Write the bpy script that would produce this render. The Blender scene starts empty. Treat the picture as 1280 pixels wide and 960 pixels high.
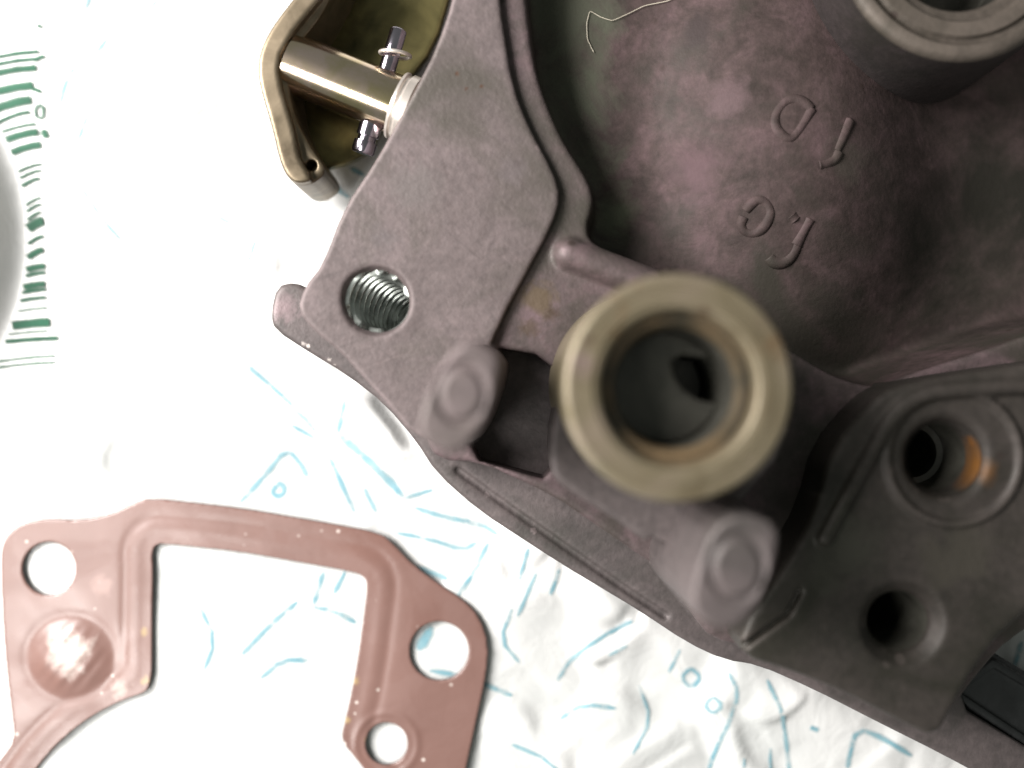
import bpy, bmesh, math, random
import numpy as np
import openvdb
from mathutils import Vector, Matrix

# ------------------------------------------------------------------ camera, light, exposure
# working unit below is the millimetre; MM turns it into metres (true size)
MM = 0.001
F, H, CX, CY = 1229.0, 147.0, 640.0, 480.0     # focal length in photo pixels, lens height over the bag (mm)
scn = bpy.context.scene
C = scn.collection

cam_d = bpy.data.cameras.new('camera')
cam = bpy.data.objects.new('camera', cam_d)
C.objects.link(cam)
cam.location = (0, 0, H * MM)
cam_d.sensor_width = 36.0
cam_d.lens = 36.0 * F / 1280.0
cam_d.clip_start = 0.005
cam_d.clip_end = 20.0
cam_d.dof.use_dof = True
cam_d.dof.focus_distance = 0.134
cam_d.dof.aperture_fstop = 5.5
scn.camera = cam

world = bpy.data.worlds.new('World')
scn.world = world
world.use_nodes = True
bg = world.node_tree.nodes['Background']
bg.inputs[0].default_value = (0.93, 1.0, 0.93, 1)
bg.inputs[1].default_value = 0.19

def lamp(name, loc, target, size, power, color):
    l = bpy.data.lights.new(name, 'AREA')
    l.shape = 'DISK'
    l.size = size * MM
    l.energy = power
    l.color = color
    o = bpy.data.objects.new(name, l)
    C.objects.link(o)
    o.location = Vector(loc) * MM
    d = (Vector(target) - Vector(loc)).normalized()
    o.rotation_euler = d.to_track_quat('-Z', 'Y').to_euler()
    return o

lamp('window_light', (-270, 95, 235), (-10, 5, 10), 210, 4.15, (1.0, 0.965, 0.945))
lamp('ceiling_lamp', (-195, -120, 300), (0, 0, 0), 140, 0.62, (1.0, 0.98, 0.95))

scn.view_settings.view_transform = 'Standard'
scn.view_settings.look = 'None'
scn.view_settings.exposure = 0.0
scn.view_settings.gamma = 1.0
scn.view_settings.use_curve_mapping = False

# ------------------------------------------------------------------ helpers
def P(px, py, z):
    k = (H - z) / F
    return np.array([(px - CX) * k, -(py - CY) * k, z])

def PX(pts, z):
    return np.array([P(a, b, z)[:2] for a, b in pts])

def smooth_poly(p, it=2, closed=True, cut=2.0):
    p = np.asarray(p, float)
    for _ in range(it):
        a, b = (p, np.roll(p, -1, 0)) if closed else (p[:-1], p[1:])
        ln = np.linalg.norm(b - a, axis=1, keepdims=True) + 1e-9
        t = np.minimum(.25, cut / ln)
        m = np.stack([a * (1 - t) + b * t, a * t + b * (1 - t)], 1).reshape(-1, p.shape[1])
        p = m if closed else np.vstack([p[:1], m, p[-1:]])
    return p

def poly_sdf(X, Y, pts):
    d = np.full(X.shape, 1e9)
    s = np.ones(X.shape)
    n = len(pts)
    for i in range(n):
        ax, ay = pts[i]
        bx, by = pts[i - 1]
        ex, ey = bx - ax, by - ay
        wx, wy = X - ax, Y - ay
        t = np.clip((wx * ex + wy * ey) / (ex * ex + ey * ey + 1e-12), 0, 1)
        d = np.minimum(d, (wx - ex * t) ** 2 + (wy - ey * t) ** 2)
        c1, c2, c3 = Y >= ay, Y < by, ex * wy > ey * wx
        f = (c1 & c2 & c3) | (~c1 & ~c2 & ~c3)
        s = np.where(f, -s, s)
    return s * np.sqrt(d)

def line_d(X, Y, pts):
    d = np.full(X.shape, 1e9)
    for (ax, ay), (bx, by) in zip(pts[:-1], pts[1:]):
        ex, ey = bx - ax, by - ay
        wx, wy = X - ax, Y - ay
        t = np.clip((wx * ex + wy * ey) / (ex * ex + ey * ey + 1e-12), 0, 1)
        d = np.minimum(d, (wx - ex * t) ** 2 + (wy - ey * t) ** 2)
    return np.sqrt(d)

def circ(X, Y, c, r):
    return np.hypot(X - c[0], Y - c[1]) - r

def smin(a, b, k):
    h = np.clip(.5 + .5 * (b - a) / k, 0, 1)
    return b * (1 - h) + a * h - k * h * (1 - h)

def smax(a, b, k):
    return -smin(-a, -b, k)

def leaning(g, r):
    # distance to the leaning tapped bore
    x, y, z = g.X[:, :, None] - T_HOLE[0], g.Y[:, :, None] - T_HOLE[1], g.Z - 20.0
    t = x * T_AX[0] + y * T_AX[1] + z * T_AX[2]
    return (np.sqrt(np.maximum(x * x + y * y + z * z - t * t, 0)) - r).astype(np.float32)

class Grid:
    def __init__(s, x0, x1, y0, y1, z0, z1, h):
        s.h = h
        s.o = np.array([x0, y0, z0], float)
        xs = np.arange(x0, x1 + h, h, dtype=np.float32)
        ys = np.arange(y0, y1 + h, h, dtype=np.float32)
        zs = np.arange(z0, z1 + h, h, dtype=np.float32)
        s.X, s.Y = np.meshgrid(xs, ys, indexing='ij')
        s.Z = zs[None, None, :]
    def ext(s, d2, z0, z1, r=0.4):
        # extrusion of a plan distance field between two heights, edges rounded by r
        wx = (d2 + r).astype(np.float32)[:, :, None]
        wz = np.abs(s.Z - (z0 + z1) / 2) - (z1 - z0) / 2 + r
        a = np.minimum(np.maximum(wx, wz), 0)
        return a + np.sqrt(np.maximum(wx, 0) ** 2 + np.maximum(wz, 0) ** 2) - r
    def mesh(s, d, name):
        g = openvdb.FloatGrid(background=3.0)
        g.copyFromArray(np.ascontiguousarray(np.clip(d, -3, 3), dtype=np.float32))
        pts, quads = g.convertToQuads(0.0)
        v = pts * s.h + s.o
        me = bpy.data.meshes.new(name)
        n, m = len(v), len(quads)
        me.vertices.add(n)
        me.vertices.foreach_set('co', (v * MM).astype(np.float32).ravel())
        me.loops.add(4 * m)
        me.polygons.add(m)
        me.polygons.foreach_set('loop_start', np.arange(0, 4 * m, 4, dtype=np.int32))
        q = quads[:, ::-1]
        me.loops.foreach_set('vertex_index', np.ascontiguousarray(q, dtype=np.int32).ravel())
        me.update(calc_edges=True)
        me.validate()
        # outward faces
        z = np.empty(m * 3, np.float32)
        me.polygons.foreach_get('normal', z)
        c = np.empty(m * 3, np.float32)
        me.polygons.foreach_get('center', c)
        top = c.reshape(-1, 3)[:, 2].argmax()
        if z.reshape(-1, 3)[top, 2] < 0:
            me.flip_normals()
        me.polygons.foreach_set('use_smooth', np.ones(m, bool))
        return me

def link(name, me, mat, parent=None):
    o = bpy.data.objects.new(name, me)
    C.objects.link(o)
    if mat is not None:
        me.materials.clear()
        me.materials.append(mat)
    if parent is not None:
        o.parent = parent
    return o

def soft_edges(me, e=0.):
    # ink thins out towards the borders of each stroke
    a = me.attributes.new('ink', 'FLOAT', 'POINT')
    a.data.foreach_set('value', np.tile([e, 1., 1., e], len(me.vertices) // 4).astype(np.float32))
    return me

def py_mesh(name, v, f, smooth=True):
    me = bpy.data.meshes.new(name)
    me.from_pydata([tuple(np.asarray(p) * MM) for p in v], [], f)
    me.update()
    if smooth:
        me.polygons.foreach_set('use_smooth', np.ones(len(me.polygons), bool))
    return me

def fix_normals(me):
    bm = bmesh.new()
    bm.from_mesh(me)
    bmesh.ops.recalc_face_normals(bm, faces=bm.faces)
    bm.to_mesh(me)
    bm.free()
    return me

def lathe(name, prof, n=96, origin=(0, 0, 0), axis=None, wob=0.0):
    # prof: list of (r, t) along the axis
    v, f = [], []
    m = len(prof)
    if axis is None:
        a, u, w = np.array([0, 0, 1.]), np.array([1., 0, 0]), np.array([0, 1., 0])
    else:
        a = np.array(axis, float); a /= np.linalg.norm(a)
        u = np.cross(a, [0, 0, 1.]) if abs(a[2]) < .9 else np.cross(a, [1., 0, 0])
        u /= np.linalg.norm(u); w = np.cross(a, u)
    o = np.array(origin, float)
    for i in range(n):
        th = 2 * math.pi * i / n
        for r, t in prof:
            r2 = max(r, .01) * (1 + wob * math.sin(3 * th + 1))
            v.append(o + a * t + (u * math.cos(th) + w * math.sin(th)) * r2)
    for i in range(n):
        j = (i + 1) % n
        for k in range(m - 1):
            f.append((i * m + k, j * m + k, j * m + k + 1, i * m + k + 1))
    me = fix_normals(py_mesh(name, v, f))
    me.set_sharp_from_angle(angle=math.radians(48))
    return me

def tube(name, pts, rad, n=8, closed=False):
    pts = [np.asarray(p, float) for p in pts]
    v, f = [], []
    m = len(pts)
    for i, p in enumerate(pts):
        a = pts[(i + 1) % m] if (closed or i < m - 1) else p
        b = pts[i - 1] if (closed or i > 0) else p
        t = a - b
        t /= np.linalg.norm(t) + 1e-9
        u = np.cross(t, [0.13, 0.21, 1.0]); u /= np.linalg.norm(u) + 1e-9
        w = np.cross(t, u)
        r = rad[i] if hasattr(rad, '__len__') else rad
        for k in range(n):
            th = 2 * math.pi * k / n
            v.append(p + (u * math.cos(th) + w * math.sin(th)) * r)
    seg = m if closed else m - 1
    for i in range(seg):
        j = (i + 1) % m
        for k in range(n):
            l = (k + 1) % n
            f.append((i * n + k, j * n + k, j * n + l, i * n + l))
    if not closed:
        f.append(tuple(range(n)))
        f.append(tuple((m - 1) * n + k for k in range(n)))
    return fix_normals(py_mesh(name, v, f))

def resample(pts, step):
    pts = np.asarray(pts, float)
    out = [pts[0]]
    for a, b in zip(pts[:-1], pts[1:]):
        n = max(1, int(np.linalg.norm(b - a) / step))
        for i in range(1, n + 1):
            out.append(a + (b - a) * i / n)
    return np.array(out)

def tag(o, label=None, cat=None, kind=None, group=None):
    if label: o['label'] = label
    if cat: o['category'] = cat
    if kind: o['kind'] = kind
    if group: o['group'] = group

# ------------------------------------------------------------------ materials
def mat_new(name):
    m = bpy.data.materials.new(name)
    m.use_nodes = True
    nt = m.node_tree
    b = nt.nodes['Principled BSDF']
    return m, nt, b

def N(nt, t, **kw):
    n = nt.nodes.new(t)
    for k, v in kw.items():
        if k in n.inputs.keys() if isinstance(k, str) else False:
            n.inputs[k].default_value = v
        else:
            setattr(n, k, v)
    return n

def noise(nt, co, scale, detail=4, rough=.55, dist=0):
    n = nt.nodes.new('ShaderNodeTexNoise')
    n.inputs['Scale'].default_value = scale
    n.inputs['Detail'].default_value = detail
    n.inputs['Roughness'].default_value = rough
    n.inputs['Distortion'].default_value = dist
    nt.links.new(co, n.inputs['Vector'])
    return n.outputs['Fac']

def ramp(nt, fac, stops):
    r = nt.nodes.new('ShaderNodeValToRGB')
    e = r.color_ramp.elements
    while len(e) < len(stops):
        e.new(.5)
    for i, (p, c) in enumerate(stops):
        e[i].position = p
        e[i].color = (*c, 1) if len(c) == 3 else c
    nt.links.new(fac, r.inputs[0])
    return r.outputs[0]

def mix(nt, fac, a, b, mode='MIX'):
    m = nt.nodes.new('ShaderNodeMix')
    m.data_type = 'RGBA'
    m.blend_type = mode
    for s, v in ((0, fac), (6, a), (7, b)):
        if hasattr(v, 'links'):
            nt.links.new(v, m.inputs[s])
        else:
            m.inputs[s].default_value = v if s == 0 else (*v, 1)
    return m.outputs[2]

def coords(nt):
    return nt.nodes.new('ShaderNodeTexCoord').outputs['Object']

def bump(nt, b, hgt, strength, dist):
    n = nt.nodes.new('ShaderNodeBump')
    n.inputs['Strength'].default_value = strength
    n.inputs['Distance'].default_value = dist
    nt.links.new(hgt, n.inputs['Height'])
    nt.links.new(n.outputs[0], b.inputs['Normal'])

def stain_or_shading(nt, co, col, c, rad, scol, amt, rag=1.0):
    # ragged blotch
    vm = nt.nodes.new('ShaderNodeVectorMath'); vm.operation = 'DISTANCE'
    nt.links.new(co, vm.inputs[0])
    vm.inputs[1].default_value = tuple(x * MM for x in c)
    n = noise(nt, co, 900 / rad, 5, .65, .6)
    rg = nt.nodes.new('ShaderNodeMath'); rg.operation = 'MULTIPLY_ADD'
    nt.links.new(n, rg.inputs[0]); rg.inputs[1].default_value = rag; rg.inputs[2].default_value = .5 * (1 - rag)
    n = rg.outputs[0]
    mr = nt.nodes.new('ShaderNodeMath'); mr.operation = 'MULTIPLY_ADD'
    nt.links.new(vm.outputs['Value'], mr.inputs[0])
    mr.inputs[1].default_value = .5 / (rad * MM)
    nt.links.new(n, mr.inputs[2])
    f = ramp(nt, mr.outputs[0], [(.62 - (1 - rag) * .1, (amt,) * 3), (.86 + (1 - rag) * .12, (0, 0, 0))])
    return mix(nt, f, col, scol)

def cast_metal(name, lo, mid, hi, grime, grime_amt, rough=.56, metallic=.25, spots=True, stains_and_shading=(), n1s=110, spec=.4, wear=.75, scratch=False):
    m, nt, b = mat_new(name)
    co = coords(nt)
    n1 = noise(nt, co, n1s, 6, .66, .4)
    n2 = noise(nt, co, 900, 3, .6)
    col = ramp(nt, n1, [(.30, lo), (.5, mid), (.72, hi)])
    fine = ramp(nt, n2, [(.3, (.80, .80, .80)), (.7, (1.13, 1.12, 1.12))])
    col = mix(nt, 1.0, col, fine, 'MULTIPLY')
    if scratch:
        for rz, sc in ((.7, 1.0), (-.35, .8), (1.9, .9)):
            mp = nt.nodes.new('ShaderNodeMapping')
            mp.inputs['Rotation'].default_value = (0, 0, rz)
            nt.links.new(co, mp.inputs['Vector'])
            m2 = nt.nodes.new('ShaderNodeMapping')
            m2.inputs['Scale'].default_value = (45 * sc, 1500 * sc, 45)
            nt.links.new(mp.outputs[0], m2.inputs['Vector'])
            mp = m2
            sn = noise(nt, mp.outputs[0], 1.0, 2, .5)
            col = mix(nt, 1.0, col, ramp(nt, sn, [(.24, (.88,) * 3), (.34, (1, 1, 1)), (.70, (1, 1, 1)), (.80, (1.25, 1.22, 1.22))]), 'MULTIPLY')
    n3 = noise(nt, co, 48, 5, .6, .8)
    g = ramp(nt, n3, [(.62 - grime_amt, (0, 0, 0)), (.74 - grime_amt * .5, (1, 1, 1))])
    col = mix(nt, g, col, grime)
    if spots:
        vo = nt.nodes.new('ShaderNodeTexVoronoi')
        vo.inputs['Scale'].default_value = 210
        nt.links.new(co, vo.inputs['Vector'])
        n5 = noise(nt, co, 75, 3)
        sp = ramp(nt, vo.outputs['Distance'], [(.07, (1, 1, 1)), (.15, (0, 0, 0))])
        sel = ramp(nt, n5, [(.54, (0, 0, 0)), (.60, (.75, .75, .75))])
        col = mix(nt, mix(nt, 1.0, sp, sel, 'MULTIPLY'), col, (.035, .024, .02))
    for st in stains_and_shading:
        col = stain_or_shading(nt, co, col, *st)
    ge = nt.nodes.new('ShaderNodeNewGeometry')
    wr = ramp(nt, ge.outputs['Pointiness'], [(.515, (0, 0, 0)), (.58, (wear,) * 3)])
    col = mix(nt, mix(nt, 1.0, wr, ramp(nt, n1, [(.35, (.25,) * 3), (.6, (1, 1, 1))]), 'MULTIPLY'), col, tuple(min(1, c * 1.7) for c in hi))
    nt.links.new(col, b.inputs['Base Color'])
    b.inputs['Metallic'].default_value = metallic
    b.inputs['Specular IOR Level'].default_value = spec
    rr = ramp(nt, n3, [(.35, (rough + .08,) * 3), (.7, (rough - .12,) * 3)])
    nt.links.new(rr, b.inputs['Roughness'])
    n4 = noise(nt, co, 1500, 4, .6)
    n6 = noise(nt, co, 350, 3, .5)
    ad = nt.nodes.new('ShaderNodeMath'); ad.operation = 'ADD'
    nt.links.new(n4, ad.inputs[0]); nt.links.new(n6, ad.inputs[1])
    bump(nt, b, ad.outputs[0], .55, .00012)
    return m

M = {}
B1_C = P(1182, 573, 27)
BROWN = (.098, .070, .043)
M['flange'] = cast_metal('pink_cast_metal', (.084, .066, .064), (.116, .093, .091), (.150, .118, .118), (.076, .066, .057), .12, scratch=True,
    stains_and_shading=[(P(572,92,20), .55, (.07,.035,.02), .9), (P(583,111,20), .45, (.06,.03,.018), .9), (P(602,108,20), .4, (.07,.035,.02), .9),
            (P(520,230,20), 5, (.115,.098,.094), .8), (P(480,300,20), 3, (.10,.085,.085), .6), (P(640,210,20), 4, (.115,.095,.095), .7)])
M['bowl'] = cast_metal('oily_shaded_cast_metal', (.055, .043, .039), (.098, .073, .073), (.155, .104, .112), (.052, .047, .038), .15, rough=.55, n1s=210, wear=.0,
    stains_and_shading=[(P(672,375,18.6), 4.2, BROWN, .85), (P(692,392,18.6), 1.8, (.055,.036,.024), .85), (P(660,410,18.6), 2.0, (.07,.048,.032), .7),
            (P(720,120,5), 9, (.050,.055,.042), .85), (P(760,270,5), 7, (.055,.060,.040), .8), (P(1190,340,9), 17, (.046,.042,.034), .95), (P(1290,260,3), 19, (.040,.038,.030), .95),  # the large dark blotches here and below paint shade on the right
            (P(1060,350,12), 9, (.060,.052,.045), .7), (P(860,60,12), 4, (.075,.055,.055), .8), (P(1040,560,18), 9, (.042,.042,.032), .85),
            (P(1050,200,16), 6, (.11,.095,.08), .7)])
M['inner'] = cast_metal('oily_shaded_bowl_metal', (.032, .024, .021), (.056, .039, .037), (.092, .060, .062), (.034, .030, .024), .14, rough=.70, n1s=230, metallic=.0, spec=.22, wear=.0,
    stains_and_shading=[(P(870,210,14), 8, (.092,.056,.062), .75), (P(905,120,15), 5, (.105,.070,.074), .6), (P(880,300,13), 4, (.095,.060,.064), .6),  # pink blotches paint a highlight on the dome's left flank
            (P(720,120,8), 11, (.080,.083,.060), .95), (P(765,275,8), 7, (.080,.085,.058), .95), (P(715,30,8), 12, (.080,.083,.060), .95), (P(745,200,8), 8, (.078,.081,.058), .95), (P(870,40,12), 4, (.035,.026,.025), .85),  # paler olive stands in for dim light in the trench
            (P(1200,345,7), 18, (.012,.011,.008), .97), (P(1290,260,3), 20, (.012,.011,.008), .97), (P(1060,390,12), 8, (.026,.023,.018), .85), (P(1060,200,16), 6, (.060,.050,.042), .7)])  # near-black blotches paint the shade on the dome's right side
M['deck'] = cast_metal('grimy_shaded_cast_metal', (.025, .023, .018), (.041, .035, .030), (.058, .048, .043), (.022, .021, .015), .14, rough=.55,  # grime, plus the dimness of this far side put into the colour
    stains_and_shading=[(P(1060,690,27), 7, (.045,.044,.034), .85), (P(1200,690,27), 7, (.052,.046,.036), .8), (P(1232,590,27), 2.4, (.12,.056,.018), .8, .5)])
def ring_metal():
    m, nt, b = mat_new('tan_machined_metal')
    co = coords(nt)
    n1 = noise(nt, co, 130, 5, .6, .5)
    col = ramp(nt, n1, [(.3, (.110, .088, .052)), (.5, (.160, .134, .086)), (.7, (.195, .158, .115))])
    n2 = noise(nt, co, 70, 4, .6, 1.2)
    col = mix(nt, ramp(nt, n2, [(.6, (0, 0, 0)), (.72, (.8, .8, .8))]), col, (.12, .062, .025))
    for px_, py_, r_, c_ in ((880, 395, 1.3, (.06, .035, .018)), (918, 440, 1.5, (.09, .05, .02)), (935, 500, 1.2, (.11, .055, .02)), (735, 425, 1.0, (.08, .05, .035)),
                             (728, 452, 2.4, (.20, .15, .135)), (752, 590, 2.2, (.13, .115, .07)), (960, 400, 1.8, (.15, .12, .08)), (700, 520, 2.5, (.12, .10, .05))):
        col = stain_or_shading(nt, co, col, P(px_, py_, 45), r_, c_, .85)
    nt.links.new(col, b.inputs['Base Color'])
    b.inputs['Metallic'].default_value = .35
    b.inputs['Roughness'].default_value = .42
    bump(nt, b, noise(nt, co, 700, 3), .3, .00008)
    return m
M['ring'] = ring_metal()

def simple(name, col, rough, metallic, var=.25, scale=300, bmp=.25, bd=.00005, col2=None):
    m, nt, b = mat_new(name)
    co = coords(nt)
    n = noise(nt, co, scale, 5, .6, .4)
    lo = tuple(c * (1 - var) for c in col) if col2 is None else col2
    hi = tuple(min(1, c * (1 + var)) for c in col)
    nt.links.new(ramp(nt, n, [(.32, lo), (.68, hi)]), b.inputs['Base Color'])
    b.inputs['Roughness'].default_value = rough
    b.inputs['Metallic'].default_value = metallic
    bump(nt, b, noise(nt, co, scale * 4, 3), bmp, bd)
    return m
M['zinc'] = simple('yellow_zinc_plate', (.175, .140, .095), .40, .7, .3, 160, col2=(.075, .058, .036))
M['shaft'] = simple('polished_zinc_shaft', (.74, .58, .50), .17, 1.0, .10, 260, bmp=.1, col2=(.62, .52, .30))
for nd in M['shaft'].node_tree.nodes:
    if nd.type == 'BSDF_PRINCIPLED':
        nd.inputs['Thin Film Thickness'].default_value = 420
        nd.inputs['Thin Film IOR'].default_value = 1.6
M['chrome'] = simple('dark_chrome_pin', (.42, .38, .44), .16, 1.0, .2, 300, bmp=.1)
M['washer'] = simple('pale_clip_metal', (.75, .68, .62), .35, .7, .1)
M['thread'] = simple('bare_cut_metal', (.46, .49, .46), .30, .8, .25, 400, col2=(.16, .17, .155))
M['seat'] = simple('stained_seat_metal', (.105, .072, .038), .45, .2, .3, 180, col2=(.034, .030, .020))
M['shaded_wall'] = cast_metal('shaded_tower_metal', (.024, .021, .019), (.034, .028, .027), (.046, .036, .036), (.020, .020, .015), .15, wear=.0)  # shade of the tower wall put into a darker metal colour
M['tring'] = cast_metal('brownish_ring_metal', (.046, .039, .031), (.072, .060, .049), (.096, .079, .066), (.036, .033, .024), .15)
M['ledge'] = cast_metal('worn_ledge_metal', (.066, .057, .055), (.092, .077, .075), (.118, .097, .095), (.055, .051, .046), .12,
    stains_and_shading=[(P(379,430,12.5), .6, (.36, .32, .30), .9), (P(385,433,12.5), .45, (.45, .41, .38), .9), (P(411,450,12.5), .5, (.40, .36, .33), .9), (P(418,456,12.5), .4, (.34, .30, .28), .9), (P(355,385,12.5), 3, (.19, .14, .145), .8)])
M['olive'] = simple('olive_zinc_plate', (.17, .145, .06), .36, .8, .3, 120, col2=(.055, .050, .022))
M['black'] = simple('black_plastic', (.016, .017, .017), .45, 0, .4, 300)
M['rust'] = simple('rusty_bore', (.30, .125, .025), .55, .1, .4, 260, col2=(.06, .03, .012))
M['rim'] = cast_metal('rust_marked_rim', (.030, .027, .022), (.045, .040, .035), (.060, .052, .046), (.025, .024, .018), .14,
    stains_and_shading=[(B1_C + np.array([4.4, -.8, -1.2]), 4.6, (.17, .072, .016), 1.0, .35), (B1_C + np.array([3.6, 1.8, -1.5]), 1.3, (.17, .07, .018), .9)])
M['dark_bore'] = simple('oily_dark_bore', (.060, .058, .048), .35, .3, .4, 200)
M['hair'] = simple('pale_fibre', (.55, .50, .40), .5, 0, .1)

def gasket_mat():
    m, nt, b = mat_new('brown_gasket_lacquer')
    co = coords(nt)
    n1 = noise(nt, co, 60, 4, .55, .5)
    col = ramp(nt, n1, [(.3, (.145, .075, .060)), (.7, (.188, .104, .086))])
    vo = nt.nodes.new('ShaderNodeTexVoronoi'); vo.inputs['Scale'].default_value = 420
    nt.links.new(co, vo.inputs['Vector'])
    sel = ramp(nt, noise(nt, co, 90, 3), [(.50, (0, 0, 0)), (.58, (1, 1, 1))])
    sp = ramp(nt, vo.outputs['Distance'], [(.07, (.9, .9, .9)), (.14, (0, 0, 0))])
    col = mix(nt, mix(nt, 1.0, sp, sel, 'MULTIPLY'), col, (.75, .68, .62))
    col = stain_or_shading(nt, co, col, P(86, 812, 1.6), 4.6, (.52, .44, .40), .9)  # pale patch paints the glare on the blister
    col = stain_or_shading(nt, co, col, P(150, 860, 1.0), 2.2, (.42, .34, .30), .7)
    col = stain_or_shading(nt, co, col, P(128, 730, 1.0), 2.6, (.30, .19, .165), .6)
    for px_, py_ in ((180, 790), (182, 850), (443, 850), (432, 900), (462, 925)):
        col = stain_or_shading(nt, co, col, P(px_, py_, 1.0), 1.0, (.34, .24, .10), .75)
    # edges cut through the sheet are dark
    ge = nt.nodes.new('ShaderNodeNewGeometry')
    sx = nt.nodes.new('ShaderNodeSeparateXYZ')
    nt.links.new(ge.outputs['True Normal'], sx.inputs[0])
    ed = ramp(nt, sx.outputs[2], [(.25, (1, 1, 1)), (.5, (0, 0, 0))])
    col = mix(nt, ed, col, (.035, .028, .028))
    nt.links.new(col, b.inputs['Base Color'])
    n2 = noise(nt, co, 42, 3, .5, 1.0)
    nt.links.new(ramp(nt, n2, [(.40, (.46,) * 3), (.58, (.26,) * 3)]), b.inputs['Roughness'])
    b.inputs['Coat Weight'].default_value = .35
    nt.links.new(ramp(nt, noise(nt, co, 70, 4, .55, 1.5), [(.42, (.45,) * 3), (.56, (.17,) * 3)]), b.inputs['Coat Roughness'])
    bump(nt, b, noise(nt, co, 240, 4, .5, .6), .22, .0003)
    return m
M['gasket'] = gasket_mat()

def bag_mat():
    m, nt, b = mat_new('white_bag_film')
    co = coords(nt)
    n1 = noise(nt, co, 30, 4, .55, .6)
    col = ramp(nt, n1, [(.35, (.50, .512, .50)), (.65, (.64, .637, .625))])
    nt.links.new(col, b.inputs['Base Color'])
    b.inputs['Roughness'].default_value = .33
    bump(nt, b, noise(nt, co, 120, 5, .6, 1.5), .5, .0006)
    return m
M['bag'] = bag_mat()

def ink(name, c1, c2, cover, lowc=.12):
    m, nt, b = mat_new(name)
    co = coords(nt)
    col = ramp(nt, noise(nt, co, 260, 3), [(.35, c1), (.65, c2)])
    nt.links.new(col, b.inputs['Base Color'])
    b.inputs['Roughness'].default_value = .5
    b.inputs['Specular IOR Level'].default_value = .15
    a = ramp(nt, noise(nt, co, 420, 4, .65, .5), [(.30, (cover * lowc,) * 3), (.52, (cover,) * 3)])
    at = nt.nodes.new('ShaderNodeAttribute'); at.attribute_name = 'ink'
    mm = nt.nodes.new('ShaderNodeMath'); mm.operation = 'MULTIPLY'
    nt.links.new(a, mm.inputs[0]); nt.links.new(at.outputs['Fac'], mm.inputs[1])
    nt.links.new(mm.outputs[0], b.inputs['Alpha'])
    return m
M['blue'] = ink('blue_bag_ink', (.14, .32, .385), (.26, .42, .465), .78, .05)
M['green'] = ink('green_bag_ink', (.006, .060, .030), (.010, .085, .044), .98, .9)
M['table'] = simple('pale_table_top', (.55, .54, .52), .5, 0, .08, 40)

# ------------------------------------------------------------------ table and printed bag
rng = np.random.default_rng(7)
CELLS = []
for sp, amp in ((26, .95), (12, .55), (6.5, .26)):
    n = int(280 / sp) * int(230 / sp)
    CELLS.append((rng.uniform([-140, -115], [140, 115], (n, 2)), rng.normal(0, 1, (n, 2)), sp, amp))

def bag_z(x, y):
    x = np.asarray(x, float); y = np.asarray(y, float)
    h = np.zeros_like(x)
    xw = x + 2.2 * np.sin(y * .19 + 1.1) + 1.1 * np.sin(y * .47 + x * .2)
    yw = y + 2.2 * np.sin(x * .17 + .4) + 1.1 * np.sin(x * .41 - y * .23)
    for pts, tilt, sp, amp in CELLS:
        acc = np.zeros_like(x); ws = np.zeros_like(x)
        for (cx, cy), (tx, ty) in zip(pts, tilt):
            d2 = ((xw - cx) ** 2 + (yw - cy) ** 2) / sp ** 2
            w = np.exp(-d2 * 13.0)
            acc += w * ((xw - cx) * tx + (yw - cy) * ty) / sp
            ws += w
        h += amp * acc / (ws + 1e-4)
    h = 1.4 * np.tanh(h / 1.4)
    # the film lies flatter under the gasket and the casting
    gx, gy = P(310, 830, 0)[:2]
    k = 1 - .82 * np.exp(-(((x - gx) / 47) ** 2 + ((y - gy) / 33) ** 2) ** 3)
    bx, by = P(650, 720, 0)[:2]
    k = k * (1 + 2.0 * np.exp(-(((x - bx) / 45) ** 2 + ((y - by) / 28) ** 2)))
    sx, sy = P(20, 260, 0)[:2]
    k = k * (1 - .95 * np.exp(-(((x - sx) / 11) ** 2 + ((y - sy) / 36) ** 2) ** 2))
    h = h * k
    # it climbs steeply over something round beside the barcode
    c = P(-268, 296, 0)
    d = 298 * H / F - np.hypot(x - c[0], (y - c[1]) * 1.0)
    t = np.clip(d / 7.5, 0, 1)
    h = h + 9.6 * t * t * (3 - 2 * t)
    return h

BX = np.arange(-140, 140.1, .6); BY = np.arange(-115, 115.1, .6)
_X, _Y = np.meshgrid(BX, BY, indexing='ij')
BZ = bag_z(_X, _Y)

def film_z(x, y):
    i = min(max((x + 140) / .6, 0), len(BX) - 1.01); j = min(max((y + 115) / .6, 0), len(BY) - 1.01)
    a, b = int(i), int(j)
    return float(BZ[a:a + 2, b:b + 2].max() * .5 + .5 * ((BZ[a, b] * (1 - i + a) + BZ[a + 1, b] * (i - a)) * (1 - j + b) + (BZ[a, b + 1] * (1 - i + a) + BZ[a + 1, b + 1] * (i - a)) * (j - b)))

def make_bag():
    X, Y, Z = _X, _Y, BZ
    nx, ny = X.shape
    v = np.stack([X, Y, Z], -1).reshape(-1, 3)
    i = np.arange(nx * ny).reshape(nx, ny)
    q = np.stack([i[:-1, :-1], i[1:, :-1], i[1:, 1:], i[:-1, 1:]], -1).reshape(-1, 4)
    me = bpy.data.meshes.new('plastic_bag')
    me.from_pydata((v * MM).tolist(), [], q.tolist())
    me.update()
    me.polygons.foreach_set('use_smooth', np.ones(len(me.polygons), bool))
    return me

bag = link('plastic_bag', make_bag(), M['bag'])
tag(bag, 'crinkled white plastic bag with blue line drawings and a green barcode, spread flat', 'plastic bag')

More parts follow.
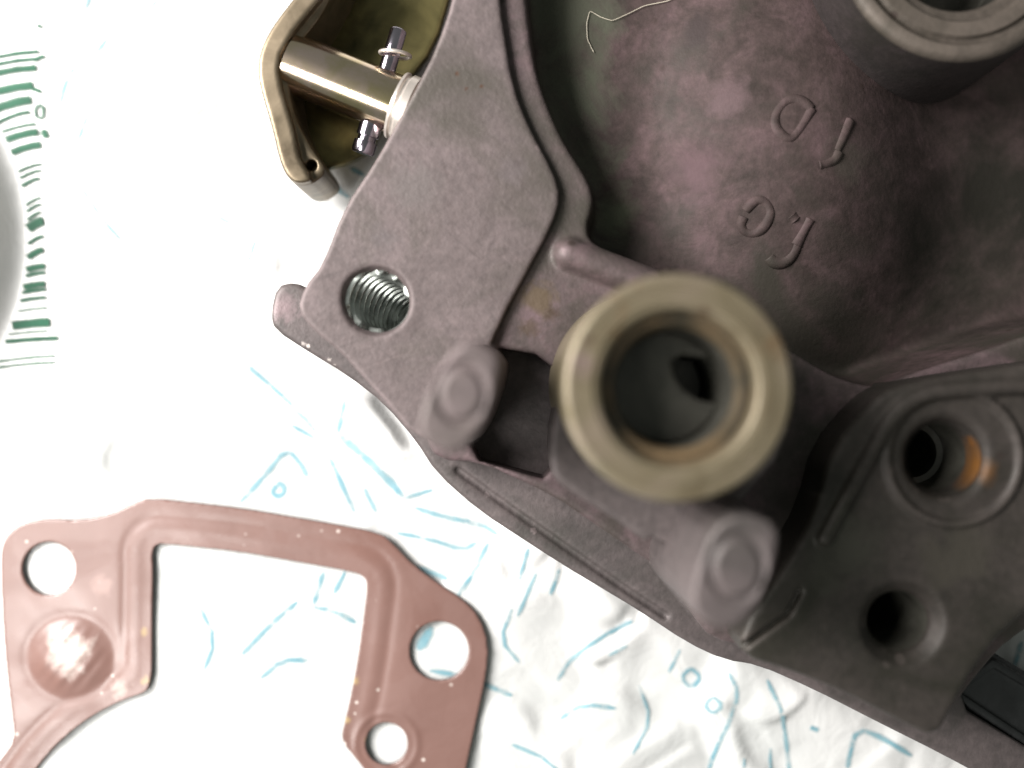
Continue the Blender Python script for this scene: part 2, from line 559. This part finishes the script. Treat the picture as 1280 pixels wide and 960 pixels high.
tb = bmesh.new()
bmesh.ops.create_cube(tb, size=1.0)
for vv in tb.verts:
    vv.co = Vector((vv.co.x * .62, vv.co.y * .5, vv.co.z * .02 - .0125))
me = bpy.data.meshes.new('table'); tb.to_mesh(me); tb.free()
table = link('table', me, M['table'])
tag(table, 'plain pale table top under the plastic bag', 'table', kind='structure')

def ribbon(v, f, pts, w, lift=.06, jit=.12, taper=True):
    # printed stroke laid on the film
    p = resample(pts, .8)
    n = len(p)
    base = len(v)
    for i in range(n):
        t = p[min(i + 1, n - 1)] - p[max(i - 1, 0)]
        t = t / (np.linalg.norm(t) + 1e-9)
        nn = np.array([-t[1], t[0]])
        k = 1 + jit * math.sin(i * 1.7 + base)
        if taper and (i == 0 or i == n - 1):
            k *= .45
        for s in (-1, -.4, .4, 1):
            q = p[i] + nn * s * w * .5 * k
            v.append((q[0], q[1], film_z(q[0], q[1]) + lift))
    for i in range(n - 1):
        for j in range(3):
            a = base + i * 4 + j
            f.append((a, a + 4, a + 5, a + 1))

blue_strokes = [
 (6, [(307,454),(335,481),(367,509),(392,539)]), (6, [(431,500),(422,541)]),
 (9, [(422,543),(450,566),(477,591),(505,621)]), (5, [(362,532),(392,548)]),
 (6, [(300,628),(330,596),(356,561),(372,577),(383,596)]),
 (6, [(346,603),(355,608),(355,617),(347,621),(339,616),(346,606)]),
 (6, [(411,573),(427,605),(443,640)]), (5, [(505,623),(541,612)]), (6, [(518,635),(555,646),(601,655),(622,667)]),
 (5, [(495,667),(537,674),(578,688),(596,678)]), (6, [(610,678),(592,715),(573,743)]),
 (6, [(518,708),(560,724)]), (5, [(660,683),(649,724)]), (5, [(670,715),(647,770)]),
 (5, [(699,710),(688,743)]), (6, [(303,818),(340,779),(372,752)]), (6, [(404,715),(392,756)]),
 (6, [(431,715),(417,743)]), (6, [(392,759),(422,765),(445,779)]), (6, [(326,848),(353,825),(385,825)]),
 (5, [(791,777),(743,802),(716,825),(697,853)]), (4, [(761,820),(784,807)]), (12, [(540,784),(523,812)]),
 (6, [(537,838),(578,845),(640,870)]), (5, [(865,838),(879,850),(866,864),(853,851),(865,838)]),
 (5, [(891,870),(902,880),(890,892),(880,881),(891,870)]),
 (5, [(910,840),(923,864),(908,905),(895,932),(882,985)]), (5, [(958,849),(974,884),(982,923),(989,985)]),
 (13, [(1012,908),(1022,912)]), (6, [(1058,960),(1061,945),(1070,910),(1105,923),(1140,945)]),
 (4, [(851,814),(838,844)]), (4, [(928,945),(928,985)]), (4, [(963,936),(963,985)]),
 (5, [(75,130),(82,100),(92,85)]), (4, [(120,65),(135,45)]), (4, [(107,10),(113,-10)]), (4, [(97,175),(107,145)]),
 (4, [(270,270),(290,280)]), (5, [(320,300),(310,330)]), (3, [(100,232),(125,270),(150,300)]),
 (6, [(436,209),(455,219)]), (7, [(405,222),(436,247)]), (5, [(380,259),(411,275)]), (4, [(187,10),(200,-8)]),
 (5, [(620,590),(640,640),(690,670)]), (6, [(470,640),(455,610)]), (5, [(640,760),(625,800),(650,830)]),
 (5, [(700,900),(730,880),(770,885)]), (5, [(640,930),(690,950),(720,990)]), (4, [(800,860),(815,900),(790,940)]),
 (5, [(250,760),(270,800),(255,840)]), (5, [(1250,800),(1262,770)]), (6, [(1255,860),(1275,800)]),
]
v, f = [], []
for w, st in blue_strokes:
    p = PX(st, 0)
    if len(p) > 2:
        p = smooth_poly(p, 1, False)
    ribbon(v, f, p, w * 1.45 * H / F, lift=.07)
link('blue_drawing', soft_edges(py_mesh('blue_drawing', v, f)), M['blue'], bag)

# barcode: each bar a part, figures beside it
bars = [(68,4,50),(77,4,48),(88,7,46),(110,9,42),(128,10,40),(143,4,38),(158,3,46),(168,8,48),(184,8,52),(208,3,53),(216,3,52),
        (226,4,50),(250,3,52),(258,3,52),(268,3,52),(279,11,55),(298,4,55),(315,7,55),(334,7,57),(342,4,57),(356,7,57),(363,4,58),
        (373,4,58),(386,2,60),(404,10,63),(415,2,60),(424,5,73),(446,2.5,70),(454,2.5,70)]
for y, w, x1 in bars:
    v, f = [], []
    sl = 9 if y < 330 else 4
    bend = 5 if y < 300 else 3
    xa = -268 + math.sqrt(max(0, 306 ** 2 - (y - 296) ** 2)) - 2
    xa = max(-36, xa)
    tt = [0, .35, .7, 1]
    pts = [(xa + (x1 - xa) * t, y - sl * .3 + (1 - t) ** 1.6 * (sl * 1.1 + (bend if xa < 0 else 0))) for t in tt]
    ribbon(v, f, PX(pts, 0), w * 1.18 * H / F, lift=.30, jit=.04, taper=False)
    link('barcode_bar', soft_edges(py_mesh('barcode_bar', v, f), .75), M['green'], bag)
figs = [(5, [(49,32),(53,36)]), (4, [(44,77),(50,73),(57,71)]), (5, [(41,112),(47,113),(52,116)]),
        (4, [(49,131),(45,138),(46,146),(51,149),(55,146),(55,135),(50,131)]), (8, [(53,165),(57,168),(59,173)]),
        (4, [(53,164),(59,164)])]
for w, st in figs:
    v, f = [], []
    ribbon(v, f, PX(st, 0), w * H / F, lift=.30, taper=False)
    link('printed_figure', soft_edges(py_mesh('printed_figure', v, f), .75), M['green'], bag)

# ------------------------------------------------------------------ gasket
def make_gasket():
    Zg = 1.0
    outer = [(18,925),(14,890),(8,840),(4,790),(1,730),(0,690),(8,668),(28,653),(60,648),(100,651),(140,642),(163,630),(185,622),
             (300,635),(400,652),(475,666),(492,680),(515,705),(550,731),(580,750),(600,772),(611,805),(608,845),(596,900),
             (583,960),(570,1020),(556,1100),(545,1190),(520,1270),(440,1370),(320,1420),(180,1420),(60,1370),(-20,1280),(-60,1150),(-50,1050),(-30,985),(0,950)]
    window = [(459,733),(454,772),(446,830),(436,880),(425,925),(420,960),(300,1000),(190,900),(186,860),(190,840),(190,785),(191,710),(190,690),
              (195,681),(204,680),(300,690),(440,715),(455,721)]
    g = Grid(-85, 0, -118, -14, -.2, 2.8, .2)
    X, Y = g.X, g.Y
    do = poly_sdf(X, Y, smooth_poly(PX(outer, Zg), 1))
    dw = poly_sdf(X, Y, smooth_poly(PX(window, Zg), 1))
    c = P(250, 1110, Zg)
    dr = circ(X, Y, c, 253 * (H - Zg) / F)
    hole = smin(dw, dr, 1.5)
    k = (H - Zg) / F
    d = smax(do, -hole, .3)
    for (hx, hy, rx) in ((61, 711, 33), (549, 814, 36.5), (483, 930, 26)):
        d = np.maximum(d, -circ(X, Y, P(hx, hy, Zg), rx * k))
    # pressed relief: a bead along the window, a dished blister, a stepped collar
    rel = .07 * np.exp(-((hole - 2.4) / .9) ** 2) - .09 * np.exp(-((hole - 4.2) / .7) ** 2)
    b = P(88, 822, Zg)
    rb = np.hypot(X - b[0], (Y - b[1]) * 1.05)
    rel = rel * np.clip((rb - 5.5) / 2, 0, 1)
    wob = 1 + .10 * np.sin(X * 1.3 + .6) * np.sin(Y * 1.1) + .06 * np.sin(X * 2.9 - Y * 2.3)
    rel += .75 * wob * np.exp(-(rb / 4.6) ** 4) - .14 * np.exp(-((rb - 6.6) / 1.0) ** 2)
    e = P(483, 930, Zg)
    re = np.hypot(X - e[0], Y - e[1])
    rel += .10 * np.exp(-((re - 4.6) / .5) ** 2)
    top = 1.0 + rel
    body = np.maximum(g.Z - top[:, :, None], .2 - g.Z)
    wx = d[:, :, None] + .05
    D = np.minimum(np.maximum(wx, body + .05), 0) + np.sqrt(np.maximum(wx, 0) ** 2 + np.maximum(body + .05, 0) ** 2) - .05
    return g.mesh(D, 'gasket')
gasket = link('gasket', make_gasket(), M['gasket'])
tag(gasket, 'flat reddish brown gasket with square window and bolt holes, on the bag', 'gasket')

# ------------------------------------------------------------------ carburettor
carb = bpy.data.objects.new('carburettor', None)
C.objects.link(carb)
carb.empty_display_size = .01
carb.location = (.03, .01, 0)
carb.matrix_world = Matrix.Translation((0, 0, 0))
tag(carb, 'pinkish grey cast metal carburettor housing with tan ring neck, lying on the bag', 'carburettor')

HV = .33
T_HOLE = P(467, 374, 20)
T_AX = np.array([.50, -.27, -1.0]) / np.linalg.norm([.50, -.27, -1.0])   # the tapped bore leans
B1 = P(1182, 573, 27)
B2 = P(1128, 780, 27)
NECK = P(848, 485, 45)
TOW = np.array([56.4, 55.9, 0])

CAV = [(654,-150),(655,0),(668,100),(700,180),(733,228),(741,258),(728,296),(760,330),(860,380),(960,425),(1030,470),(1085,486),(1112,474),
       (1160,458),(1230,436),(1300,410),(1470,400),(1490,-150)]
SLOT = [(606,432),(690,446),(700,500),(692,602),(640,588),(585,572)]

# lower plate: the ledge that shows round the outside
def make_base():
    z1 = 12.5
    out = [(345,357),(337,393),(342,412),(385,440),(432,468),(480,505),(520,552),(545,592),(600,640),(700,705),(800,765),(860,805),
           (905,826),(950,833),(1020,864),(1100,905),(1180,945),(1300,1010),(1480,1100),(1500,1060),(1400,1000),(1290,938),(1195,880),
           (1230,835),(1262,800),(1330,760),(1450,740),(1500,-140),(590,-140),(575,0),(535,110),(482,205),(440,268),(415,330),(388,362),(368,352)]
    g = Grid(-36, 100, -72, 70, -.6, 14, HV)
    X, Y = g.X, g.Y
    d = poly_sdf(X, Y, smooth_poly(PX(out, z1), 1))
    D = g.ext(d, -.3, z1, .7)
    gr = line_d(X, Y, PX([(572,588),(640,637),(731,701),(790,742),(832,770)], z1)) - .42
    D = smax(D, -g.ext(gr, z1 - .55, z1 + 3, .1), .5)
    D = np.maximum(D, -leaning(g, 4.15))
    D = np.maximum(D, -g.ext(circ(X, Y, B1, 4.2), -2, 20, .1))
    D = np.maximum(D, -g.ext(circ(X, Y, B2, 3.4), -2, 20, .1))
    cav = poly_sdf(X, Y, PX(CAV, 16)) - 1.0
    D = np.maximum(D, -g.ext(cav, .8, 20, .1))

    return g.mesh(D, 'base_plate')
base = link('base_plate', make_base(), M['ledge'], carb)

def make_flange():
    z1 = 20.0
    out = [(590,-140),(566,0),(545,60),(522,105),(470,200),(428,262),(403,330),(380,358),(371,388),(392,414),(425,440),(455,474),(490,512),
           (514,542),(560,560),(600,470),(625,402),(690,282),(701,246),(692,215),(662,160),(641,108),(624,0),(618,-140)]
    g = Grid(-30, 8, -12, 66, 9, 21.2, .25)
    X, Y = g.X, g.Y
    d = poly_sdf(X, Y, smooth_poly(PX(out, z1), 1))
    D = g.ext(d, 10, z1, .45)
    c = circ(X, Y, T_HOLE + T_AX * .8, 3.9)
    D = np.maximum(D, -leaning(g, 3.80))
    cone = (c[:, :, None] - (g.Z - (z1 - .95)) * .75) * .8
    D = smax(D, -np.where(g.Z > z1 - 1.2, cone, 5).astype(np.float32), .15)
    sh = P(512, 128, 14)   # seat where the shaft enters
    return g.mesh(D, 'flange')
link('flange', make_flange(), M['flange'], carb)

def make_thread():
    v, f = [], []
    n, m, r0, tl, pitch = 72, 190, 3.84, 16.0, 1.12
    u = np.cross(T_AX, [0, 1., 0]); u /= np.linalg.norm(u)
    w = np.cross(T_AX, u)
    for j in range(m + 1):
        t = -2.0 + (tl + 2.0) * j / m
        for i in range(n):
            th = 2 * math.pi * i / n
            ph = (t / pitch + i / n) % 1.0
            r = r0 + .20 - .72 * min(1, max(0, (abs(ph * 2 - 1) - .10) / .80))
            rad = u * math.cos(th) + w * math.sin(th)
            p = T_HOLE + T_AX * t + rad * r
            if p[2] > 19.25:
                p = T_HOLE + T_AX * t + rad * 4.08
                p = p + T_AX * ((p[2] - 19.25) / -T_AX[2])
            v.append(p)
    for j in range(m):
        for i in range(n):
            k = (i + 1) % n
            f.append((j * n + i, j * n + k, (j + 1) * n + k, (j + 1) * n + i))
    f.append(tuple(m * n + i for i in range(n)))
    return py_mesh('thread', v, f)
link('thread', make_thread(), M['thread'], carb)

# float bowl with rim, dome and rib
def dome_z(X, Y):
    cx, cy = P(985, 165, 14)[:2]
    u = (X - cx); w = (Y - cy)
    q2 = (u / np.where(u > 0, 19.5, 20.5)) ** 2 + ((w + .12 * u) / 31.0) ** 2
    z = 16.6 - 9.0 * q2
    fl = 10.2 - 7.2 / (1 + np.exp(-(u + 2) / 3.5))
    kk = .9 - .62 / (1 + np.exp(-(u - 6) / 4))
    z = fl + np.logaddexp(0, (z - fl) * kk) / kk
    z = z + .10 * np.sin(X * .35 + 1.3 * np.sin(Y * .21)) * np.sin(Y * .27 + .8)
    return z

def make_bowl():
    z1 = 18.6
    out = [(598,-140),(580,0),(560,120),(560,300),(545,430),(530,545),(545,575),(601,578),(692,620),(790,688),(832,716),(868,772),(890,800),(950,812),
           (1040,845),(1130,885),(1180,900),(1230,835),(1262,800),(1330,760),(1450,740),(1490,-140)]
    g = Grid(-18, 98, -44, 70, 1.2, 24, HV)
    X, Y = g.X, g.Y
    d = poly_sdf(X, Y, smooth_poly(PX(out, z1), 1))
    D = g.ext(d, 2, z1, .6)
    cav = poly_sdf(X, Y, smooth_poly(PX(CAV, 16), 2))
    # cavity floor is the dome
    zz = dome_z(X, Y)
    gx, gy = np.gradient(zz, g.h)
    nrm = np.sqrt(1 + gx ** 2 + gy ** 2)
    floor = (g.Z - zz[:, :, None]) / nrm[:, :, None]
    c3 = np.maximum(cav[:, :, None] + (18 - g.Z) * .10, -floor)
    c3 = smax(np.broadcast_to(cav[:, :, None], floor.shape) + (18 - g.Z) * .12, -floor, 1.6)
    D = smax(D, -c3, .5)
    slot = poly_sdf(X, Y, smooth_poly(PX(SLOT, 18.6), 1))
    D = smax(D, -g.ext(slot, -2, 40, .1), .4)
    # rib from the rim to the neck
    a, b = P(712, 318, 18.2), P(812, 356, 18.2)
    e = b - a
    t = np.clip(((X - a[0]) * e[0] + (Y - a[1]) * e[1]) / (e[0] ** 2 + e[1] ** 2), 0, 1)
    dd = np.sqrt(((X - a[0] - t * e[0]) ** 2 + (Y - a[1] - t * e[1]) ** 2)[:, :, None] + ((g.Z - 17.9) * .85) ** 2) - 2.25
    D = smin(D, dd, .7)
    # thin raised lip along the cavity
    lip = line_d(X, Y, smooth_poly(PX(CAV, 18.6), 2, False)[6:70]) - .9
    D = np.maximum(D, -leaning(g, 4.15))
    for c, r in ((B1, 4.2), (B2, 3.4)):
        D = np.maximum(D, -g.ext(circ(X, Y, c, r), -2, 40, .1))
    D = np.maximum(D, -g.ext(circ(X, Y, NECK, 6.1), 5, 40, .1))
    me = g.mesh(D, 'float_bowl')
    # the oily inside of the bowl, light and shade painted in, is a second surface
    n = len(me.polygons)
    c = np.empty(n * 3, np.float32); me.polygons.foreach_get('center', c)
    c = c.reshape(-1, 3) / MM
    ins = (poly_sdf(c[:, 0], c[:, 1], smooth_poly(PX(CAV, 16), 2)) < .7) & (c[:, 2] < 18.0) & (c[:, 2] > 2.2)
    return me, ins
bowl_me, inside = make_bowl()
bowl = link('float_bowl', bowl_me, M['bowl'], carb)
bowl_me.materials.append(M['inner'])
bowl_me.polygons.foreach_set('material_index', inside.astype(np.int32))

# right hand deck with the bolt bores
def make_deck():
    z1 = 27.0
    out = [(1040,560),(1092,500),(1120,482),(1180,470),(1280,455),(1470,430),(1490,720),(1330,735),(1262,782),(1222,832),(1195,880),(1172,925),(1130,905),
           (1060,868),(985,838),(930,822),(925,790),(985,700),(1020,640)]
    g = Grid(18, 86, -50, 6, 10, 30.5, .3)
    X, Y = g.X, g.Y
    d = poly_sdf(X, Y, smooth_poly(PX(out, z1), 1))
    D = g.ext(d, 11, z1, .9)
    ridge = line_d(X, Y, smooth_poly(PX([(1480,470),(1300,482),(1200,486),(1145,494),(1112,522),(1086,570),(1052,632),(1030,672)], z1), 2, False))
    rr = np.sqrt(np.maximum(ridge, 0)[:, :, None] ** 2 + (g.Z - (z1 + .1)) ** 2) - 1.0
    D = smin(D, rr, .5)
    for c, r0, w in ((B1, 8.1, .55),):
        tor = np.abs(circ(X, Y, P(1192, 572, 27), r0))
        D = smin(D, np.sqrt(tor[:, :, None] ** 2 + (g.Z - z1) ** 2) - w, .35)
    step = line_d(X, Y, PX([(925,812),(985,768),(1000,740)], z1)) - .35
    D = smax(D, -g.ext(step, z1 - 1.0, z1 + 2, .1), .3)
    for c, r, cs in ((B1, 4.55, 1.0), (B2, 3.75, 1.6)):
        cc = circ(X, Y, c, r)
        D = smax(D, -g.ext(cc, 2, 40, .1), .25)
        cone = (cc[:, :, None] - (g.Z - (z1 - cs)) * 1.0) * .7
        D = smax(D, -np.where(g.Z > z1 - cs - .3, cone, 5).astype(np.float32), .3)
    return g.mesh(D, 'bolt_deck')
deck = link('bolt_deck', make_deck(), M['deck'], carb)
link('bore_sleeve', lathe('bore_sleeve', [(4.62, 26.4), (4.40, 26.0), (4.25, 25.0), (4.2, 23.2)], 64, (B1[0], B1[1], 0)), M['rim'], deck)
link('bore_liner', lathe('bore_liner', [(4.22, 23.3), (4.1, 22.6), (4.05, 17), (3.3, 16.8), (3.2, 6), (.01, 6)], 64, (B1[0], B1[1], 0)), M['dark_bore'], deck)
link('bore_sleeve', lathe('bore_sleeve', [(3.8, 25.2), (3.55, 24.8), (3.4, 22), (3.35, 6), (.01, 6)], 64, (B2[0], B2[1], 0)), M['dark_bore'], deck)

# block that carries the neck
def make_saddle():
    z1 = 29.0
    out = [(712,470),(690,520),(688,590),(700,606),(770,650),(800,672),(846,700),(872,655),(915,640),(985,560),(990,470),(900,380),(780,380)]
    g = Grid(2, 38, -27, 16, 14, 30.5, .3)
    X, Y = g.X, g.Y
    d = poly_sdf(X, Y, smooth_poly(PX(out, z1), 1))
    D = g.ext(d, 15, z1, .7)
    D = np.maximum(D, -g.ext(circ(X, Y, NECK, 6.6), 5, 40, .1))
    n = poly_sdf(X, Y, smooth_poly(PX([(803,668),(842,682),(870,708),(862,735),(826,712)], z1), 1))
    D = smax(D, -g.ext(n, 5, 40, .1), .4)
    return g.mesh(D, 'saddle_block')
link('saddle_block', make_saddle(), M['ledge'], carb)

prof = [(12.4, 16), (12.1, 30), (11.97, 44.1), (11.85, 44.6), (11.6, 44.85), (11.3, 44.9), (10.7, 44.9), (10.55, 44.62), (10.25, 44.62), (10.1, 45.0),
        (9.4, 45.02), (9.3, 44.8), (9.05, 44.8), (8.95, 44.98), (8.45, 44.95), (8.2, 44.65), (8.15, 43.1)]
neck = link('ring_neck', lathe('ring_neck', prof, 128, (NECK[0], NECK[1], 0), wob=.002), M['ring'], carb)
link('seat_ring', lathe('seat_ring', [(8.2, 43.2), (8.1, 42.9), (7.6, 42.85), (7.45, 43.15), (7.0, 43.15), (6.8, 42.9), (6.45, 42.0)], 128, (NECK[0], NECK[1], 0)), M['seat'], neck)
link('bore_liner', lathe('bore_liner', [(6.47, 42.1), (6.38, 41.5), (6.35, 22)], 96, (NECK[0], NECK[1], 0)), M['dark_bore'], neck)

def make_bore_floor():
    g = Grid(NECK[0] - 8, NECK[0] + 8, NECK[1] - 8, NECK[1] + 8, 20, 37, .25)
    X, Y = g.X, g.Y
    D = g.ext(circ(X, Y, NECK, 6.38), 21, 35.5, .2)
    s = poly_sdf(X, Y, smooth_poly(PX([(838,440),(905,450),(915,500),(880,505),(845,480)], 35.5), 1))
    D = smax(D, -g.ext(s, 25.5, 45, .2), .3)
    return g.mesh(D, 'bore_floor')
link('bore_floor', make_bore_floor(), M['dark_bore'], neck)

# screw lugs either side of the neck
def make_lug(pts, dc, rr, z1):
    q = PX(pts, z1)
    q = q.mean(0) + (q - q.mean(0)) * .91
    lo, hi = q.min(0) - 2, q.max(0) + 2
    g = Grid(lo[0], hi[0], lo[1], hi[1], 13, z1 + 2.5, .25)
    X, Y = g.X, g.Y
    d = poly_sdf(X, Y, smooth_poly(q, 1, cut=1.0))
    d3 = d[:, :, None] - (z1 - g.Z) * .03
    wz = np.abs(g.Z - (z1 + 14) / 2) - (z1 - 14) / 2
    r = .4
    a, b = d3 + r, wz + r
    D = np.minimum(np.maximum(a, b), 0) + np.sqrt(np.maximum(a, 0) ** 2 + np.maximum(b, 0) ** 2) - r
    c = P(dc[0], dc[1], z1)
    disc = np.hypot(X - c[0], (Y - c[1]) * .82) - rr
    D = smax(D, -g.ext(np.abs(disc) - .3, z1 - .45, z1 + 3, .1), .3)
    D = smin(D, g.ext(disc + .25, z1 - 3, z1 - .1, .3), .15)
    return g.mesh(D, 'screw_lug')
link('screw_lug', make_lug([(588,414),(630,436),(626,470),(606,530),(582,568),(548,572),(516,548),(524,505),(556,440)], (577,492), 2.4, 45), M['flange'], carb)
link('screw_lug', make_lug([(890,652),(930,632),(980,650),(974,700),(946,770),(915,796),(876,788),(858,758),(866,715)], (922,710), 2.7, 45), M['ledge'], carb)  # darker metal than its twin: its shaded side painted in

# tower in the far corner of the bowl
tower = link('bowl_tower', lathe('bowl_tower', [(16.1, 2.5), (15.9, 14.5), (15.6, 21.5), (15.35, 23.0)], 128, tuple(TOW)), M['shaded_wall'], carb)
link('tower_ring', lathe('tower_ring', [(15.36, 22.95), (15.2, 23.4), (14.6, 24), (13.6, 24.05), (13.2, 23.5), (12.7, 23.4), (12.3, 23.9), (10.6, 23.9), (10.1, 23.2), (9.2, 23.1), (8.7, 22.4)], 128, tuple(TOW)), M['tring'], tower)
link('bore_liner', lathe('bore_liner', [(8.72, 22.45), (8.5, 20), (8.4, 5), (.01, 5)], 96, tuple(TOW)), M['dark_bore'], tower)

# raised figures on the dome
def on_dome(px, py):
    lo, hi = 2.0, 20.0
    for _ in range(40):
        z = (lo + hi) / 2
        p = P(px, py, z)
        if z > float(dome_z(p[0], p[1])): hi = z
        else: lo = z
    return P(px, py, lo)
figures = [
 ([[(1015,136),(1004,126),(990,122),(977,131),(969,145),(970,160),(979,170),(990,174),(1001,160),(1015,136)]], .62),
 ([[(1062,150),(1054,170),(1046,188)], [(1048,190),(1044,199),(1034,204),(1024,206)]], .66),
 ([[(933,263),(938,256),(948,248),(958,251),(965,264),(961,276),(953,287),(942,292),(931,289),(927,279),(931,270)]], .62),
 ([[(1013,273),(1004,290),(996,305)], [(1000,298),(994,316),(982,328),(968,327),(962,320)], [(990,268),(995,274)]], .74),
]
for runs, r in figures:
    vv, ff = [], []
    for pts in runs:
        q = smooth_poly(np.array(pts, float), 2, False, cut=9)
        p3 = [on_dome(a, b) - np.array([0, 0, r * .80]) for a, b in q]
        tm = tube('run', p3, [r * (1.28 + .12 * math.sin(k * .35 + r * 30)) for k in range(len(p3))], 10)
        o0 = len(vv)
        vv += [np.array(x.co) / MM for x in tm.vertices]
        ff += [tuple(o0 + k for k in pl_.vertices) for pl_ in tm.polygons]
        bpy.data.meshes.remove(tm)
    link('raised_figure', fix_normals(py_mesh('raised_figure', vv, ff)), M['inner'], bowl)

# black spacer at the right
def make_spacer():
    g = Grid(60, 104, -66, -36, 4, 13, .35)
    X, Y = g.X, g.Y
    d = poly_sdf(X, Y, PX([(1165,862),(1236,812),(1300,850),(1480,955),(1480,1062),(1290,945)], 10.5))
    D = g.ext(d, 5, 11.2, .4)
    lip = np.abs(d + 1.3) - .55
    D = smin(D, g.ext(lip, 6, 11.9, .3), .3)
    return g.mesh(D, 'spacer')
link('spacer', make_spacer(), M['black'], carb)

# shaft, pin and lever at the flange edge
S0, S1 = P(383, 86, 13.5), P(512, 138, 13.5)
ax = (S1 - S0) / np.linalg.norm(S1 - S0)
L = np.linalg.norm(S1 - S0)
R = 4.0
shaft = link('lever_shaft', lathe('lever_shaft', [(.01, -2.2), (R, -2.2), (R, .9), (R, L * .93), (R, L + 5), (.01, L + 5)], 64, S0, ax), M['shaft'], carb)
link('collar', lathe('collar', [(R, L - 1.9), (R + .55, L - 1.85), (R + .62, L - 1.5), (R + .3, L - 1.25), (R + .3, L - .95), (R + .6, L - .7), (R + .6, L + .3), (R, L + .4)], 64, S0, ax), M['washer'], shaft)
pa, pb = P(499, 36, 14.5), P(453, 192, 13.0)
pd = (pb - pa); pl = np.linalg.norm(pd)
link('pin', lathe('pin', [(.01, 0), (.9, 0), (1.15, .25), (1.15, 3.0), (1.15, pl * .72), (1.55, pl * .725), (1.55, pl * .86), (1.25, pl * .865), (1.25, pl * .90), (1.6, pl * .905), (1.6, pl * .985), (1.4, pl), (.01, pl)], 32, pa, pd), M['chrome'], shaft)
pc = P(494, 68, 14.5)
u = np.cross(pd / pl, [0, 0, 1]); u /= np.linalg.norm(u)
w = np.cross(pd / pl, u)
link('clip', tube('clip', [pc + (u * math.cos(t) + w * math.sin(t) + pd / pl * .18 * math.cos(t)) * 2.0 for t in np.linspace(0, 2 * math.pi, 40)[:-1]], .26, 8, True), M['washer'], shaft)

def make_lever():
    z0 = 4.5
    plate = [(404,-60),(385,-5),(352,34),(338,70),(340,130),(355,195),(376,222),(402,214),(440,205),(468,188),(500,120),(545,60),(580,-60)]
    g = Grid(-38, 0, 18, 62, 3, 24, .28)
    X, Y = g.X, g.Y
    d = poly_sdf(X, Y, smooth_poly(PX(plate, z0), 1))
    D = g.ext(d, z0 - 1, z0 + 1.2, .4)
    return g.mesh(D, 'lever_plate')
lever = link('lever_plate', make_lever(), M['olive'], carb)

def make_cheek():
    z1 = 17.5
    lip = [(420,-70),(385,-25),(345,24),(326,58),(321,88),(327,118),(340,160),(350,205),(362,226),(380,229),(400,218),(404,206),(386,182),(366,146),(357,110),(356,78),(366,52),(382,34),(400,10),(440,-70)]
    g = Grid(-38, -12, 18, 62, 2.5, 19, .25)
    X, Y = g.X, g.Y
    d = poly_sdf(X, Y, smooth_poly(PX(lip, z1), 2))
    ramp_z = 17.5
    D = g.ext(d, 3.6, z1 - 1.6, .3)
    D = smin(D, g.ext(np.maximum(d, line_d(X, Y, PX([(425,-75),(385,-25),(345,24),(326,58),(321,88),(327,118),(340,160),(350,205),(362,226)], z1)) - 2.7), 3.6, z1, .3), .25)
    ln = line_d(X, Y, smooth_poly(PX([(392,5),(350,45),(341,92),(352,142),(375,190)], z1), 2, False)) - .22
    D = np.maximum(D, -g.ext(circ(X, Y, P(386, 203, z1), .75), z1 - 5, z1 + 3, .1))
    return g.mesh(D, 'lever_cheek')
link('lever_cheek', make_cheek(), M['zinc'], lever)

# ------------------------------------------------------------------ stray fibre in the bowl
hp = [(742,66),(734,50),(733,30),(737,14),(750,22),(765,27),(785,18),(805,8),(835,2),(850,-6)]
q = smooth_poly(np.array(hp, float), 2, False)
p3 = [on_dome(a, b) + np.array([0, 0, .25]) for a, b in q]
hair = link('stray_fibre', tube('stray_fibre', p3, .055, 6), M['hair'])
tag(hair, 'fine pale curled fibre lying in the dark trench of the metal bowl', 'fibre')
